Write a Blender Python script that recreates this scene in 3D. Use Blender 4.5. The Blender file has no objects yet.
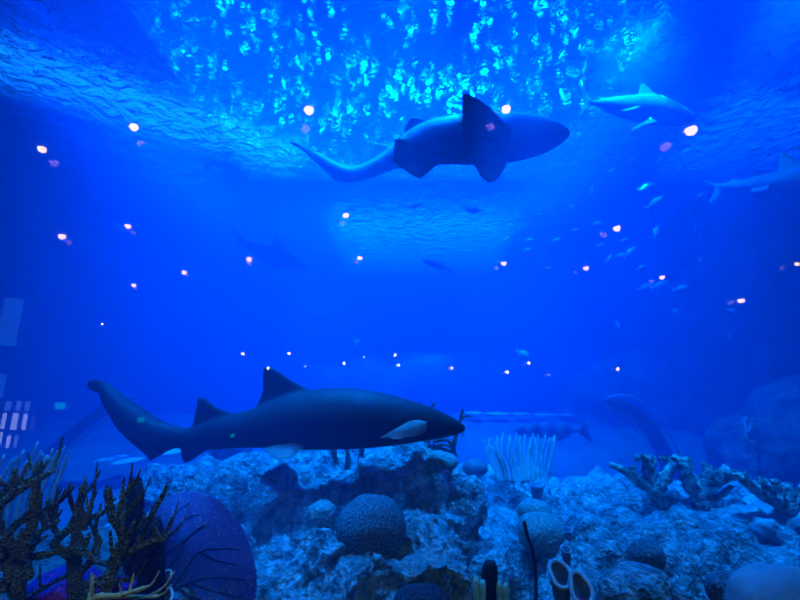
import bpy, bmesh, math, random
from mathutils import Vector, Matrix, noise
S = bpy.context.scene
COL = S.collection
random.seed(7)

# ------------------------------------------------------------------ camera
F = 430.0
HORIZON = 395.0
EYE = Vector((0, 0, 1.55))
PITCH = math.atan((HORIZON - 300) / F)
RIGHT = Vector((1, 0, 0)); FWD = Vector((0, math.cos(PITCH), math.sin(PITCH))); UP = Vector((0, -math.sin(PITCH), math.cos(PITCH)))
cd = bpy.data.cameras.new('camera'); cam = bpy.data.objects.new('camera', cd); COL.objects.link(cam)
cam.location = EYE; cam.rotation_euler = (math.pi / 2 + PITCH, 0, 0)
cd.sensor_width = 36; cd.lens = 36 * F / 800; cd.clip_start = 0.05; cd.clip_end = 200
S.camera = cam

def ray(px, py):
    return RIGHT * ((px - 400) / F) + UP * ((300 - py) / F) + FWD
def W(px, py, Y):
    d = ray(px, py)
    return EYE + d * (Y / d.y)
def PX(Y):            # metres per pixel at depth Y
    return Y / F

# ------------------------------------------------------------------ materials
def mat(name):
    m = bpy.data.materials.new(name); m.use_nodes = True
    nt = m.node_tree; nt.nodes.clear()
    out = nt.nodes.new('ShaderNodeOutputMaterial')
    return m, nt, out
def node(nt, kind, **kw):
    n = nt.nodes.new(kind)
    for k, v in kw.items():
        if k in n.inputs: n.inputs[k].default_value = v
        else: setattr(n, k, v)
    return n
def ramp(nt, fac, stops):
    r = nt.nodes.new('ShaderNodeValToRGB'); e = r.color_ramp.elements
    while len(e) < len(stops): e.new(0.5)
    for el, (p, c) in zip(e, stops): el.position = p; el.color = (*c, 1)
    nt.links.new(fac, r.inputs[0]); return r
def rough_mat(name, c0, c1, scale=6, bump=0.5, bscale=30, rough=0.9, detail=8, voro=0.0, vscale=20, spec=0.2, bdist=0.02):
    m, nt, out = mat(name); L = nt.links.new
    tc = node(nt, 'ShaderNodeTexCoord')
    n1 = node(nt, 'ShaderNodeTexNoise', Scale=scale, Detail=detail); L(tc.outputs['Object'], n1.inputs['Vector'])
    r = ramp(nt, n1.outputs['Fac'], [(0.35, c0), (0.65, c1)])
    n2 = node(nt, 'ShaderNodeTexNoise', Scale=bscale, Detail=6); L(tc.outputs['Object'], n2.inputs['Vector'])
    h = n2.outputs['Fac']
    if voro:
        v = node(nt, 'ShaderNodeTexVoronoi', Scale=vscale); L(tc.outputs['Object'], v.inputs['Vector'])
        a = node(nt, 'ShaderNodeMath', operation='MULTIPLY_ADD'); L(v.outputs['Distance'], a.inputs[0]); a.inputs[1].default_value = voro; L(h, a.inputs[2]); h = a.outputs[0]
    b = node(nt, 'ShaderNodeBump', Strength=bump, Distance=bdist); L(h, b.inputs['Height'])
    p = node(nt, 'ShaderNodeBsdfPrincipled', Roughness=rough); p.inputs['Specular IOR Level'].default_value = spec
    L(r.outputs[0], p.inputs['Base Color']); L(b.outputs[0], p.inputs['Normal']); L(p.outputs[0], out.inputs['Surface'])
    return m
def emit_mat(name, col, strength):
    m, nt, out = mat(name)
    e = node(nt, 'ShaderNodeEmission', Color=(*col, 1), Strength=strength)
    nt.links.new(e.outputs[0], out.inputs['Surface']); m.cycles.emission_sampling = 'NONE'; return m
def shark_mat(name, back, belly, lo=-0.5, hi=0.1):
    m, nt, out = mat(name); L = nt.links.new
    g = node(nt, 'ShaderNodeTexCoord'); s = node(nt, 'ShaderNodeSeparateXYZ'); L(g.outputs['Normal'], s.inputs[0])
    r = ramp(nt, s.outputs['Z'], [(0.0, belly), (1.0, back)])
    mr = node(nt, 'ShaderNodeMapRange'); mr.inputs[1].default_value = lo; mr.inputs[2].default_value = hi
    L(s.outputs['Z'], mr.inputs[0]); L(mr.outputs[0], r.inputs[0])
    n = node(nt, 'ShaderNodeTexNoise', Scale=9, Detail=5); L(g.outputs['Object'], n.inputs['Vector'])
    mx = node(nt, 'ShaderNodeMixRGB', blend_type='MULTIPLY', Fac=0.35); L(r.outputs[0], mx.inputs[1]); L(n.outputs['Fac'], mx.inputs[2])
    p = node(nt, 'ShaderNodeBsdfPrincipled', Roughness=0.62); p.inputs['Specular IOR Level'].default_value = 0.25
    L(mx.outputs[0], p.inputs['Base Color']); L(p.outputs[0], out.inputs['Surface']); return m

M = {}
M['rock'] = rough_mat('reef_rock', (0.22, 0.23, 0.24), (0.85, 0.87, 0.85), 16, 1.0, 70, voro=0.9, vscale=34, bdist=.045)
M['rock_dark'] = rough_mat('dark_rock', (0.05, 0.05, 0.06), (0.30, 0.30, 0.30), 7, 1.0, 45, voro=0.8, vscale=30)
M['rock_smooth'] = rough_mat('boulder', (0.30, 0.32, 0.34), (0.62, 0.64, 0.62), 3, 0.5, 24)
M['rock_far'] = rough_mat('far_rock', (0.03, 0.03, 0.04), (0.16, 0.16, 0.17), 2.5, 1.0, 8)
M['sand'] = rough_mat('sand', (0.17, 0.17, 0.17), (0.28, 0.28, 0.27), 2, 0.4, 14)
M['wall'] = rough_mat('tank_wall', (0.30, 0.32, 0.34), (0.45, 0.47, 0.5), 0.6, 0.3, 5)
M['tunnel'] = rough_mat('tunnel_shell', (0.02, 0.02, 0.03), (0.04, 0.04, 0.05), 1, 0.1, 4, rough=0.4)
M['shell'] = rough_mat('white_stone', (0.9, 0.95, 0.9), (0.97, 0.98, 0.95), 8, 0.3, 40)  # white of the light glints painted on the far sand
M['metal'] = rough_mat('pale_rib', (0.5, 0.5, 0.5), (0.6, 0.6, 0.6), 1, 0.1, 4, rough=0.4)
M['coral_olive'] = rough_mat('olive_coral', (0.20, 0.20, 0.13), (0.50, 0.50, 0.34), 14, 1.0, 90, voro=1.2, vscale=130)
M['coral_dark'] = rough_mat('dark_coral', (0.05, 0.05, 0.04), (0.22, 0.21, 0.12), 14, 1.0, 90, voro=1.0, vscale=120)
M['coral_pale'] = rough_mat('pale_soft_coral', (0.75, 0.8, 0.7), (0.93, 0.95, 0.9), 18, 0.7, 120, voro=0.8, vscale=200)
M['coral_yellow'] = rough_mat('yellow_stub_coral', (0.7, 0.75, 0.4), (0.9, 0.95, 0.6), 18, 0.6, 90)
M['elkhorn'] = rough_mat('elkhorn_coral', (0.04, 0.045, 0.03), (0.9, 0.95, 0.75), 20, 1.0, 70, voro=0.6, vscale=60)
M['sponge'] = rough_mat('dark_sponge', (0.02, 0.02, 0.05), (0.07, 0.07, 0.10), 12, 1.0, 70, voro=0.6, vscale=80)
M['tube'] = rough_mat('blue_tube_sponge', (0.16, 0.18, 0.30), (0.30, 0.34, 0.45), 12, 0.6, 60)
M['rim'] = rough_mat('pale_rim', (0.7, 0.75, 0.8), (0.9, 0.92, 0.9), 12, 0.5, 60)
M['purple'] = rough_mat('purple_coral', (0.45, 0.02, 0.25), (0.65, 0.06, 0.40), 16, 0.8, 70)
M['black'] = rough_mat('black', (0.01, 0.01, 0.012), (0.02, 0.02, 0.025), 4, 0.1, 20, rough=0.4)
M['hall'] = rough_mat('hall_dark_paint', (0.012, 0.012, 0.014), (0.02, 0.02, 0.022), 3, 0.1, 20)
M['housing'] = rough_mat('lamp_housing', (0.1, 0.1, 0.1), (0.14, 0.14, 0.14), 4, 0.1, 20, rough=0.5)
M['eye'] = rough_mat('eye', (0.01, 0.01, 0.01), (0.02, 0.02, 0.02), 4, 0, 20, rough=0.1, spec=0.6)
M['shark_front'] = shark_mat('nurse_shark_skin', (0.045, 0.032, 0.04), (0.035, 0.025, 0.035))
M['pectoral'] = rough_mat('fin_underside', (0.36, 0.34, 0.34), (0.46, 0.44, 0.44), 8, 0.05, 30)
M['shark_up'] = shark_mat('upper_shark_lit_skin', (0.75, 0.75, 0.7), (0.035, 0.035, 0.04), 0.25, 0.8)  # lit back and shaded belly are painted into the skin
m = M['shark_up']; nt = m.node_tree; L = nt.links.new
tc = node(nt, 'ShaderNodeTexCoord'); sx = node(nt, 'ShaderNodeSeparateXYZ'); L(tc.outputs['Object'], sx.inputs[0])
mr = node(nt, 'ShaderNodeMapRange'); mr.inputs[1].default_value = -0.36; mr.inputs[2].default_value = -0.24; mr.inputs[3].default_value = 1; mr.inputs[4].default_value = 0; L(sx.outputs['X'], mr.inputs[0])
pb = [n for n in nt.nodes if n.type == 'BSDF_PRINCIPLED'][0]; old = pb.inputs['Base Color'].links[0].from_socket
mx = node(nt, 'ShaderNodeMixRGB', blend_type='MIX'); L(mr.outputs[0], mx.inputs[0]); L(old, mx.inputs[1]); mx.inputs[2].default_value = (.85, .85, .8, 1); L(mx.outputs[0], pb.inputs['Base Color'])  # tail painted pale to look lit
M['shark_fin_dark'] = rough_mat('dark_fin', (0.02, 0.02, 0.02), (0.035, 0.03, 0.03), 8, 0.05, 30)
M['shark_grey'] = shark_mat('grey_shark_skin', (0.70, 0.70, 0.68), (0.35, 0.35, 0.36), -0.5, 0.0)  # belly shade painted in, darker than the lit back
M['shark_far'] = shark_mat('far_shark_skin', (0.02, 0.02, 0.02), (0.02, 0.02, 0.02))
for n_ in M['shark_far'].node_tree.nodes:
    if n_.type == 'BSDF_PRINCIPLED': n_.inputs['Specular IOR Level'].default_value = 0; n_.inputs['Roughness'].default_value = 1
M['fish_silver'] = rough_mat('silver_fish', (0.75, 0.77, 0.8), (0.9, 0.9, 0.92), 20, 0.1, 60, rough=0.35, spec=0.5)
M['fish_dark'] = rough_mat('dark_fish', (0.04, 0.04, 0.05), (0.08, 0.08, 0.09), 20, 0.1, 60, rough=0.5)
# brain coral: meandering grooves
def brain_mat(name, c0, c1, scale):
    m, nt, out = mat(name); L = nt.links.new
    tc = node(nt, 'ShaderNodeTexCoord'); v = node(nt, 'ShaderNodeTexVoronoi', Scale=scale, feature='SMOOTH_F1'); L(tc.outputs['Object'], v.inputs['Vector'])
    r = ramp(nt, v.outputs['Distance'], [(0.1, c1), (0.55, c0)])
    b = node(nt, 'ShaderNodeBump', Strength=0.9, Distance=0.01, invert=True); L(v.outputs['Distance'], b.inputs['Height'])
    p = node(nt, 'ShaderNodeBsdfPrincipled', Roughness=0.9); p.inputs['Specular IOR Level'].default_value = 0.2
    L(r.outputs[0], p.inputs['Base Color']); L(b.outputs[0], p.inputs['Normal']); L(p.outputs[0], out.inputs['Surface']); return m
M['brain'] = brain_mat('brain_coral', (0.10, 0.13, 0.16), (0.34, 0.40, 0.42), 105)
M['brain_pale'] = brain_mat('pale_brain_coral', (0.22, 0.28, 0.26), (0.50, 0.58, 0.52), 60)
M['brain_dark'] = brain_mat('dark_brain_coral', (0.05, 0.06, 0.09), (0.14, 0.17, 0.2), 70)
# banded fish
def banded():
    m, nt, out = mat('banded_fish'); L = nt.links.new
    tc = node(nt, 'ShaderNodeTexCoord'); w = node(nt, 'ShaderNodeTexWave', Scale=1.6, Distortion=1.5); L(tc.outputs['Object'], w.inputs['Vector'])
    r = ramp(nt, w.outputs['Fac'], [(0.3, (0.03, 0.03, 0.04)), (0.7, (0.2, 0.2, 0.2))])
    p = node(nt, 'ShaderNodeBsdfPrincipled', Roughness=0.6); L(r.outputs[0], p.inputs['Base Color']); L(p.outputs[0], out.inputs['Surface']); return m
M['banded'] = banded()
# sea fan mesh: a net with real holes
def fan_mat():
    m, nt, out = mat('sea_fan_net'); L = nt.links.new
    tc = node(nt, 'ShaderNodeTexCoord'); v = node(nt, 'ShaderNodeTexVoronoi', Scale=120, feature='DISTANCE_TO_EDGE'); L(tc.outputs['Object'], v.inputs['Vector'])
    n = node(nt, 'ShaderNodeTexNoise', Scale=20); L(tc.outputs['Object'], n.inputs['Vector'])
    a = node(nt, 'ShaderNodeMath', operation='MULTIPLY_ADD'); L(n.outputs['Fac'], a.inputs[0]); a.inputs[1].default_value = -0.5; L(v.outputs['Distance'], a.inputs[2])
    gt = node(nt, 'ShaderNodeMath', operation='GREATER_THAN'); L(a.outputs[0], gt.inputs[0]); gt.inputs[1].default_value = 0.13
    p = node(nt, 'ShaderNodeBsdfPrincipled', Roughness=0.8); v3 = node(nt, 'ShaderNodeTexVoronoi', Scale=95); L(tc.outputs['Object'], v3.inputs['Vector']); n3 = node(nt, 'ShaderNodeTexNoise', Scale=14); L(tc.outputs['Object'], n3.inputs['Vector'])
    a3 = node(nt, 'ShaderNodeMath', operation='MULTIPLY_ADD'); L(n3.outputs['Fac'], a3.inputs[0]); a3.inputs[1].default_value = -0.55; L(v3.outputs['Distance'], a3.inputs[2])
    r3 = ramp(nt, a3.outputs[0], [(0.0, (.95, .98, 1)), (0.02, (0.2, 0.32, 0.6))]); L(r3.outputs[0], p.inputs['Base Color'])
    b = node(nt, 'ShaderNodeBump', Strength=0.8, Distance=0.004); L(v.outputs['Distance'], b.inputs['Height']); b.invert = True; L(b.outputs[0], p.inputs['Normal'])
    t = node(nt, 'ShaderNodeBsdfTransparent'); mx = node(nt, 'ShaderNodeMixShader')
    tl_ = node(nt, 'ShaderNodeBsdfTranslucent'); tl_.inputs['Color'].default_value = (0.3, 0.5, 0.9, 1); m2 = node(nt, 'ShaderNodeMixShader', Fac=0.5)
    L(p.outputs[0], m2.inputs[1]); L(tl_.outputs[0], m2.inputs[2]); L(gt.outputs[0], mx.inputs[0]); L(m2.outputs[0], mx.inputs[1]); L(t.outputs[0], mx.inputs[2]); L(mx.outputs[0], out.inputs['Surface']); return m
M['fan'] = fan_mat()
M['vein'] = rough_mat('fan_vein', (0.05, 0.08, 0.22), (0.08, 0.12, 0.3), 8, 0.2, 40)
# acrylic pane
def pane_mat(name, fac):
    m, nt, out = mat(name); L = nt.links.new
    t = node(nt, 'ShaderNodeBsdfTransparent'); g = node(nt, 'ShaderNodeBsdfGlossy', Roughness=0.0)
    mx = node(nt, 'ShaderNodeMixShader', Fac=fac); L(t.outputs[0], mx.inputs[1]); L(g.outputs[0], mx.inputs[2]); L(mx.outputs[0], out.inputs['Surface']); return m
M['pane_front'] = pane_mat('acrylic_front', 0.07)
M['pane_back'] = pane_mat('acrylic_back', 0.007)

# water: one volume material for the body, rippling surface on top
VD = 0.20
def volume(nt, out):
    L = nt.links.new
    s = node(nt, 'ShaderNodeVolumeScatter', Color=(0.005, 0.25, 1.0, 1), Density=VD, Anisotropy=0.0)
    a = node(nt, 'ShaderNodeVolumeAbsorption', Color=(0.0, 0.72, 0.993, 1), Density=0.5)
    ad = node(nt, 'ShaderNodeAddShader'); L(s.outputs[0], ad.inputs[0]); L(a.outputs[0], ad.inputs[1]); L(ad.outputs[0], out.inputs['Volume'])
m, nt, out = mat('water_body'); volume(nt, out); M['water'] = m
m, nt, out = mat('water_surface'); L = nt.links.new
tc = node(nt, 'ShaderNodeTexCoord'); n1 = node(nt, 'ShaderNodeTexNoise', Scale=4.5, Detail=4, Distortion=0.7); L(tc.outputs['Object'], n1.inputs['Vector'])
b = node(nt, 'ShaderNodeBump', Strength=1.0, Distance=0.12); L(n1.outputs['Fac'], b.inputs['Height'])
g = node(nt, 'ShaderNodeBsdfGlass', Roughness=0.0, IOR=1.10); g.inputs['Color'].default_value = (0.8, 0.95, 1, 1)
L(b.outputs[0], g.inputs['Normal'])
t = node(nt, 'ShaderNodeBsdfTransparent'); mx = node(nt, 'ShaderNodeMixShader', Fac=0.88); L(t.outputs[0], mx.inputs[1]); L(g.outputs[0], mx.inputs[2]); L(mx.outputs[0], out.inputs['Surface'])
volume(nt, out)
M['water_top'] = m

# ------------------------------------------------------------------ object helpers
def link(name, bm, mats, parent=None, smooth=True, loc=None):
    me = bpy.data.meshes.new(name)
    if loc is not None:
        bmesh.ops.translate(bm, verts=bm.verts, vec=-Vector(loc))
    bm.normal_update(); bm.to_mesh(me); bm.free()
    if not isinstance(mats, (list, tuple)): mats = [mats]
    for mm in mats: me.materials.append(mm)
    if smooth:
        for p in me.polygons: p.use_smooth = True
    o = bpy.data.objects.new(name, me); COL.objects.link(o)
    if loc is not None: o.location = loc
    if parent: 
        o.parent = parent
        if loc is not None: o.location = Vector(loc) - parent.location
    return o
def tag(o, label=None, cat=None, group=None, kind=None):
    if label: o['label'] = label
    if cat: o['category'] = cat
    if group: o['group'] = group
    if kind: o['kind'] = kind
    return o
def empty(name, loc):
    o = bpy.data.objects.new(name, None); COL.objects.link(o); o.location = loc; o.empty_display_size = 0.1; return o
def box(bm, lo, hi):
    r = bmesh.ops.create_cube(bm, size=1)
    for v in r['verts']:
        v.co = Vector([(lo[i] + hi[i]) / 2 + v.co[i] * (hi[i] - lo[i]) for i in range(3)])
def frame_of(t):
    t = t.normalized(); a = Vector((0, 0, 1)) if abs(t.z) < 0.9 else Vector((1, 0, 0))
    u = t.cross(a).normalized(); return u, u.cross(t).normalized()
def tube(bm, pts, rads, seg=8, bumpy=0.0, flat=1.0, cap=True, seed=0, upv=None):
    """round or flattened tube along a list of points"""
    rings = []
    for i, p in enumerate(pts):
        t = (pts[min(i + 1, len(pts) - 1)] - pts[max(i - 1, 0)])
        if t.length < 1e-9: t = Vector((0, 0, 1))
        if upv is not None:
            tn = t.normalized(); u = upv.cross(tn).normalized(); v = tn.cross(u).normalized()
        else: u, v = frame_of(t)
        ring = []
        for k in range(seg):
            a = 2 * math.pi * k / seg
            rr = rads[i]
            if bumpy: rr *= 1 + bumpy * noise.noise(Vector((a * 1.7 + seed, i * 0.9, seed * 3.1)) * 1.3) * 2
            ring.append(bm.verts.new(p + u * math.cos(a) * rr * flat + v * math.sin(a) * rr))
        rings.append(ring)
    for a, b_ in zip(rings[:-1], rings[1:]):
        for k in range(seg):
            bm.faces.new((a[k], a[(k + 1) % seg], b_[(k + 1) % seg], b_[k]))
    if cap:
        bm.faces.new(list(reversed(rings[0]))); bm.faces.new(rings[-1])
def smooth_path(pts, rads, n=6):
    """Catmull-Rom through points"""
    P = [pts[0]] + list(pts) + [pts[-1]]; R = []; Q = []
    for i in range(1, len(P) - 2):
        for k in range(n):
            t = k / n; p0, p1, p2, p3 = P[i - 1], P[i], P[i + 1], P[i + 2]
            Q.append(0.5 * ((2 * p1) + (p2 - p0) * t + (2 * p0 - 5 * p1 + 4 * p2 - p3) * t * t + (3 * p1 - p0 - 3 * p2 + p3) * t ** 3))
            R.append(rads[i - 1] * (1 - t) + rads[i] * t)
    Q.append(pts[-1]); R.append(rads[-1]); return Q, R
def loft(bm, secs, seg=24):
    """secs: (centre, tangent-up vector, half height, half width vector side) -> closed body"""
    rings = []
    for c, up, h, side, w in secs:
        rings.append([bm.verts.new(c + up * (h * math.sin(2 * math.pi * k / seg)) + side * (w * math.cos(2 * math.pi * k / seg))) for k in range(seg)])
    for a, b_ in zip(rings[:-1], rings[1:]):
        for k in range(seg): bm.faces.new((a[k], a[(k + 1) % seg], b_[(k + 1) % seg], b_[k]))
    bm.faces.new(list(reversed(rings[0]))); bm.faces.new(rings[-1])
def fin(bm, outline, nrm, thick):
    a = [bm.verts.new(p + nrm * thick / 2) for p in outline]; b_ = [bm.verts.new(p - nrm * thick / 2) for p in outline]
    bm.faces.new(a); bm.faces.new(list(reversed(b_)))
    n = len(outline)
    for i in range(n): bm.faces.new((a[i], b_[i], b_[(i + 1) % n], a[(i + 1) % n]))
def interp(xs, ys, x):
    if (xs[0] > xs[-1]): xs, ys = xs[::-1], ys[::-1]
    if x <= xs[0]: return ys[0]
    for i in range(len(xs) - 1):
        if x <= xs[i + 1]:
            t = (x - xs[i]) / (xs[i + 1] - xs[i]); return ys[i] * (1 - t) + ys[i + 1] * t
    return ys[-1]
def densify(poly, n=5):
    """closed smooth outline"""
    m = len(poly); out_ = []
    for i in range(m):
        p0, p1, p2, p3 = poly[i - 1], poly[i], poly[(i + 1) % m], poly[(i + 2) % m]
        for k in range(n):
            t = k / n
            out_.append(tuple(0.5 * ((2 * p1[j]) + (p2[j] - p0[j]) * t * 0.6 + (2 * p0[j] - 5 * p1[j] + 4 * p2[j] - p3[j]) * t * t * 0.0 + 0) for j in range(2)) if False else
                        tuple(p1[j] * (1 - t) + p2[j] * t for j in range(2)))
    return out_
def organic(o, voxel, iters=6):
    r = o.modifiers.new('Remesh', 'REMESH'); r.mode = 'VOXEL'; r.voxel_size = voxel; r.use_smooth_shade = True
    s = o.modifiers.new('Smooth', 'SMOOTH'); s.factor = 0.5; s.iterations = iters
    return o
_tex = {}
def tex(kind, size, depth=3):
    k = (kind, size, depth)
    if k not in _tex:
        t = bpy.data.textures.new(f'{kind}_{size}', kind); t.noise_scale = size
        if kind == 'CLOUDS': t.noise_depth = depth
        _tex[k] = t
    return _tex[k]
def displace(o, kind, size, strength, depth=3, mid=0.5):
    d = o.modifiers.new('Displace', 'DISPLACE'); d.texture = tex(kind, size, depth); d.strength = strength; d.texture_coords = 'GLOBAL'; d.mid_level = mid
def blob(bm, c, r, sub=6, rot=0.0):
    res = bmesh.ops.create_icosphere(bm, subdivisions=sub, radius=1)
    R = Matrix.Rotation(rot, 3, 'Z')
    for v in res['verts']:
        d = v.co.copy()
        k = (abs(d.x) ** 2.6 + abs(d.y) ** 2.6 + abs(d.z) ** 2.6) ** (-1 / 2.6)   # slightly boxy
        d = d * k
        v.co = R @ Vector((d.x * r[0], d.y * r[1], d.z * r[2])) + Vector(c)
def rock(name, blobs, m, label, cat='rock', amps=(0.35, 0.14, 0.035), sizes=(0.55, 0.16, 0.035), sub=6, group=None):
    bm = bmesh.new()
    for bl in blobs: blob(bm, *bl[:2], sub=sub, rot=bl[2] if len(bl) > 2 else 0)
    o = link(name, bm, m, loc=(blobs[0][0][0], blobs[0][0][1], blobs[0][0][2] - blobs[0][1][2]))
    displace(o, 'CLOUDS', sizes[0], amps[0], 2)
    if amps[1]: displace(o, 'VORONOI', sizes[1], amps[1], mid=0.35)
    if amps[2]: displace(o, 'CLOUDS', sizes[2], amps[2], 3)
    return tag(o, label, cat, group)

# ------------------------------------------------------------------ setting
SURF = 5.55; FLOOR = 0.1
N = Vector((-0.31, 0.95, 0)).normalized()           # pane normal (pointing into the tank)
T = Vector((N.y, -N.x, 0))                           # along the pane
P0 = Vector((0, 0.62, 0))
THICK = 0.10
def panebox(u0, u1, z0, z1, d0, d1):
    return [P0 + T * u + N * d + Vector((0, 0, z)) for d in (d0, d1) for u, z in ((u0, z0), (u1, z0), (u1, z1), (u0, z1))]
bm = bmesh.new()
vs = [bm.verts.new(p) for p in panebox(-2.6, 3.6, 0.25, 5.9, 0, THICK)]
fr = bm.faces.new(vs[:4]); bk = bm.faces.new(vs[7:3:-1]); bk.material_index = 1
bmesh.ops.recalc_face_normals(bm, faces=bm.faces)
o = link('window_1', bm, [M['pane_front'], M['pane_back']], smooth=False); tag(o, 'thick clear acrylic viewing panel of the tank with lamp reflections', kind='structure')

# water body
XL, XR, YB = -9.0, 9.0, 19.0
def waterfoot():
    a = P0 + N * (THICK + 0.02) - T * 2.7; b_ = P0 + N * (THICK + 0.02) + T * 3.7
    return a, b_
a, b_ = waterfoot()
bm = bmesh.new()
foot = [Vector((a.x, a.y, 0)), Vector((b_.x, b_.y, 0)), Vector((XR, b_.y + 0.4, 0)), Vector((XR, YB, 0)), Vector((XL, YB, 0)), Vector((XL, a.y, 0))]
lo = [bm.verts.new((p.x, p.y, FLOOR - 0.05)) for p in foot]; hi = [bm.verts.new((p.x, p.y, SURF)) for p in foot]
bm.faces.new(list(reversed(lo))); tp = bm.faces.new(hi); tp.material_index = 1
for i in range(6): bm.faces.new((lo[i], lo[(i + 1) % 6], hi[(i + 1) % 6], hi[i]))
bmesh.ops.recalc_face_normals(bm, faces=bm.faces)
o = link('water', bm, [M['water'], M['water_top']], smooth=False); tag(o, 'clear blue water with a rippling surface', kind='structure')

def plane(name, co, m, label=None, cuts=0):
    bm = bmesh.new(); f = bm.faces.new([bm.verts.new(c) for c in co])
    if cuts: bmesh.ops.subdivide_edges(bm, edges=bm.edges, cuts=cuts, use_grid_fill=True)
    return tag(link(name, bm, m, smooth=False), label, kind='structure')
fl = plane('floor', [(-9.3, 0.5, FLOOR), (9.3, 0.5, FLOOR), (9.3, 19.3, FLOOR), (-9.3, 19.3, FLOOR)], M['sand'], 'pale sandy floor of the tank', 120)
for v in fl.data.vertices:
    t = min(1, max(0, (v.co.y - 4) / 8)); v.co.z += .95 * t * t * (3 - 2 * t)
displace(fl, 'CLOUDS', 1.2, 0.12)
def wallbox(name, lo, hi, m, label, kind='structure'):
    bm = bmesh.new(); box(bm, lo, hi); return tag(link(name, bm, m, smooth=False), label, kind=kind)
wallbox('wall_back', (-9.3, YB, 0), (9.3, YB + 0.3, 7.8), M['wall'], 'far blue wall of the tank')
wallbox('wall_left', (-9.3, 0, 0), (-9.0, YB, 7.8), M['wall'], 'left wall of the tank')
wallbox('wall_right', (9.0, 0, 0), (9.3, YB, 7.8), M['wall'], 'right wall of the tank')

wallbox('shade_slab_front', (-20, -24, 6.9), (20, 3.7, 7.05), M['hall'], 'unseen slab added above the water to shade the front')  # added out of view to keep overhead light off the near water
wallbox('shade_slab_right', (4.1, 3.72, 6.9), (9, 19, 7.05), M['hall'], 'unseen slab added above the right side to darken the water')  # added out of view so the right-hand water stays dark
wallbox('shade_slab_left', (-9, 3.72, 6.9), (-5.6, 19, 7.05), M['hall'], 'unseen slab added above the left side to darken the water')  # added out of view so the left-hand water stays dark
# the visitors' hall behind the camera
wallbox('floor_hall', (-16, -24, -0.1), (16, 0.4, 0.0), M['hall'], 'dark floor of the visitors hall')
wallbox('ceiling_hall', (-16, -24, 3.35), (16, 0.2, 3.45), M['hall'], 'dark ceiling of the visitors hall')

wallbox('wall_hall_back', (-16, -24.2, 0), (16, -24, 3.35), M['hall'], 'dark back wall of the visitors hall')
wallbox('wall_hall_left', (-16.2, -24, 0), (-16, 0.3, 3.35), M['hall'], 'dark left wall of the visitors hall')
wallbox('wall_hall_right', (16, -24, 0), (16.2, 0.3, 3.35), M['hall'], 'dark right wall of the visitors hall')
HALLZ = 3.34
def mirror(px, py, z=None, y=None, maxd=40):
    """where in the hall the thing stands whose reflection in the pane shows at this pixel"""
    d = ray(px, py).normalized()
    t = (P0 - EYE).dot(N) / d.dot(N)
    h = EYE + d * t; r = d - N * (2 * d.dot(N))
    if z is not None: s = (z - h.z) / r.z
    else: s = (y - h.y) / r.y
    return h + r * s, t + s
LAMPS = [(42,149,8,'i'),(134,127,9,'i'),(309,110,12,'i'),(506,109,11,'i'),(691,130,12,'i'),(617,228,8,'i'),(346,215,8,'i'),(128,226,6,'i'),(62,236,7,'i'),(249,259,7,'i'),
         (360,258,7,'i'),(184,272,6,'i'),(134,285,5,'i'),(504,263,7,'i'),(586,268,6,'i'),(662,277,6,'i'),(741,300,7,'i'),(797,264,4,'i'),
         (102,324,2.5,'l'),(243,353.5,4,'l'),(289,353.5,4,'l'),(268,368,4,'l'),(344,363,4,'l'),(395,355,4,'l'),(399,365,4,'l'),(452,368,4,'l'),(507,372,4,'l'),(529,363,4,'l'),(599,381,3,'l'),(618,369,4,'l'),(549,375,2,'l'),(364,357,2,'l'),(305,366,2,'l')]
warm = emit_mat('warm_lamp', (1.0, 0.60, 0.16), 24)
white = emit_mat('white_lamp', (1.0, 0.85, 0.70), 26)
lamp_mesh = None
def disc(bm, c, r, z, seg=20, up=False):
    vs = [bm.verts.new((c[0] + r * math.cos(2 * math.pi * k / seg), c[1] + r * math.sin(2 * math.pi * k / seg), z)) for k in range(seg)]
    if not up: vs.reverse()
    bm.faces.new(vs)
for i, (px, py, dia, kind) in enumerate(LAMPS):
    z = HALLZ if kind == 'i' else 2.25
    p, dist = mirror(px, py, z=z)
    if dist > 24: 
        k = 24.0 / dist
        z = EYE.z + (z - EYE.z) * k
        p, dist = mirror(px, py, z=z)
    r = dia * dist / F / 2 * 0.72
    # a downlight seen from far is foreshortened: it hangs as a short globe-fronted can
    e = empty('ceiling_lamp', p)
    bm = bmesh.new(); bmesh.ops.create_uvsphere(bm, u_segments=16, v_segments=10, radius=r)
    bulb = link('bulb', bm, warm if kind == 'i' else white, parent=e); bulb.location = (0, 0, 0)
    bm = bmesh.new(); tube(bm, [Vector((0, 0, r * 0.8)), Vector((0, 0, r * 0.8 + max(0.05, r))) ], [r * 0.6, r * 0.6], seg=12)
    h = link('housing', bm, M['housing'], parent=e); h.location = (0, 0, 0)
    tag(e, 'small warm hall lamp whose round reflection shows in the viewing panel', 'lamp', 'hall lamps reflected in the panel')

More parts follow.
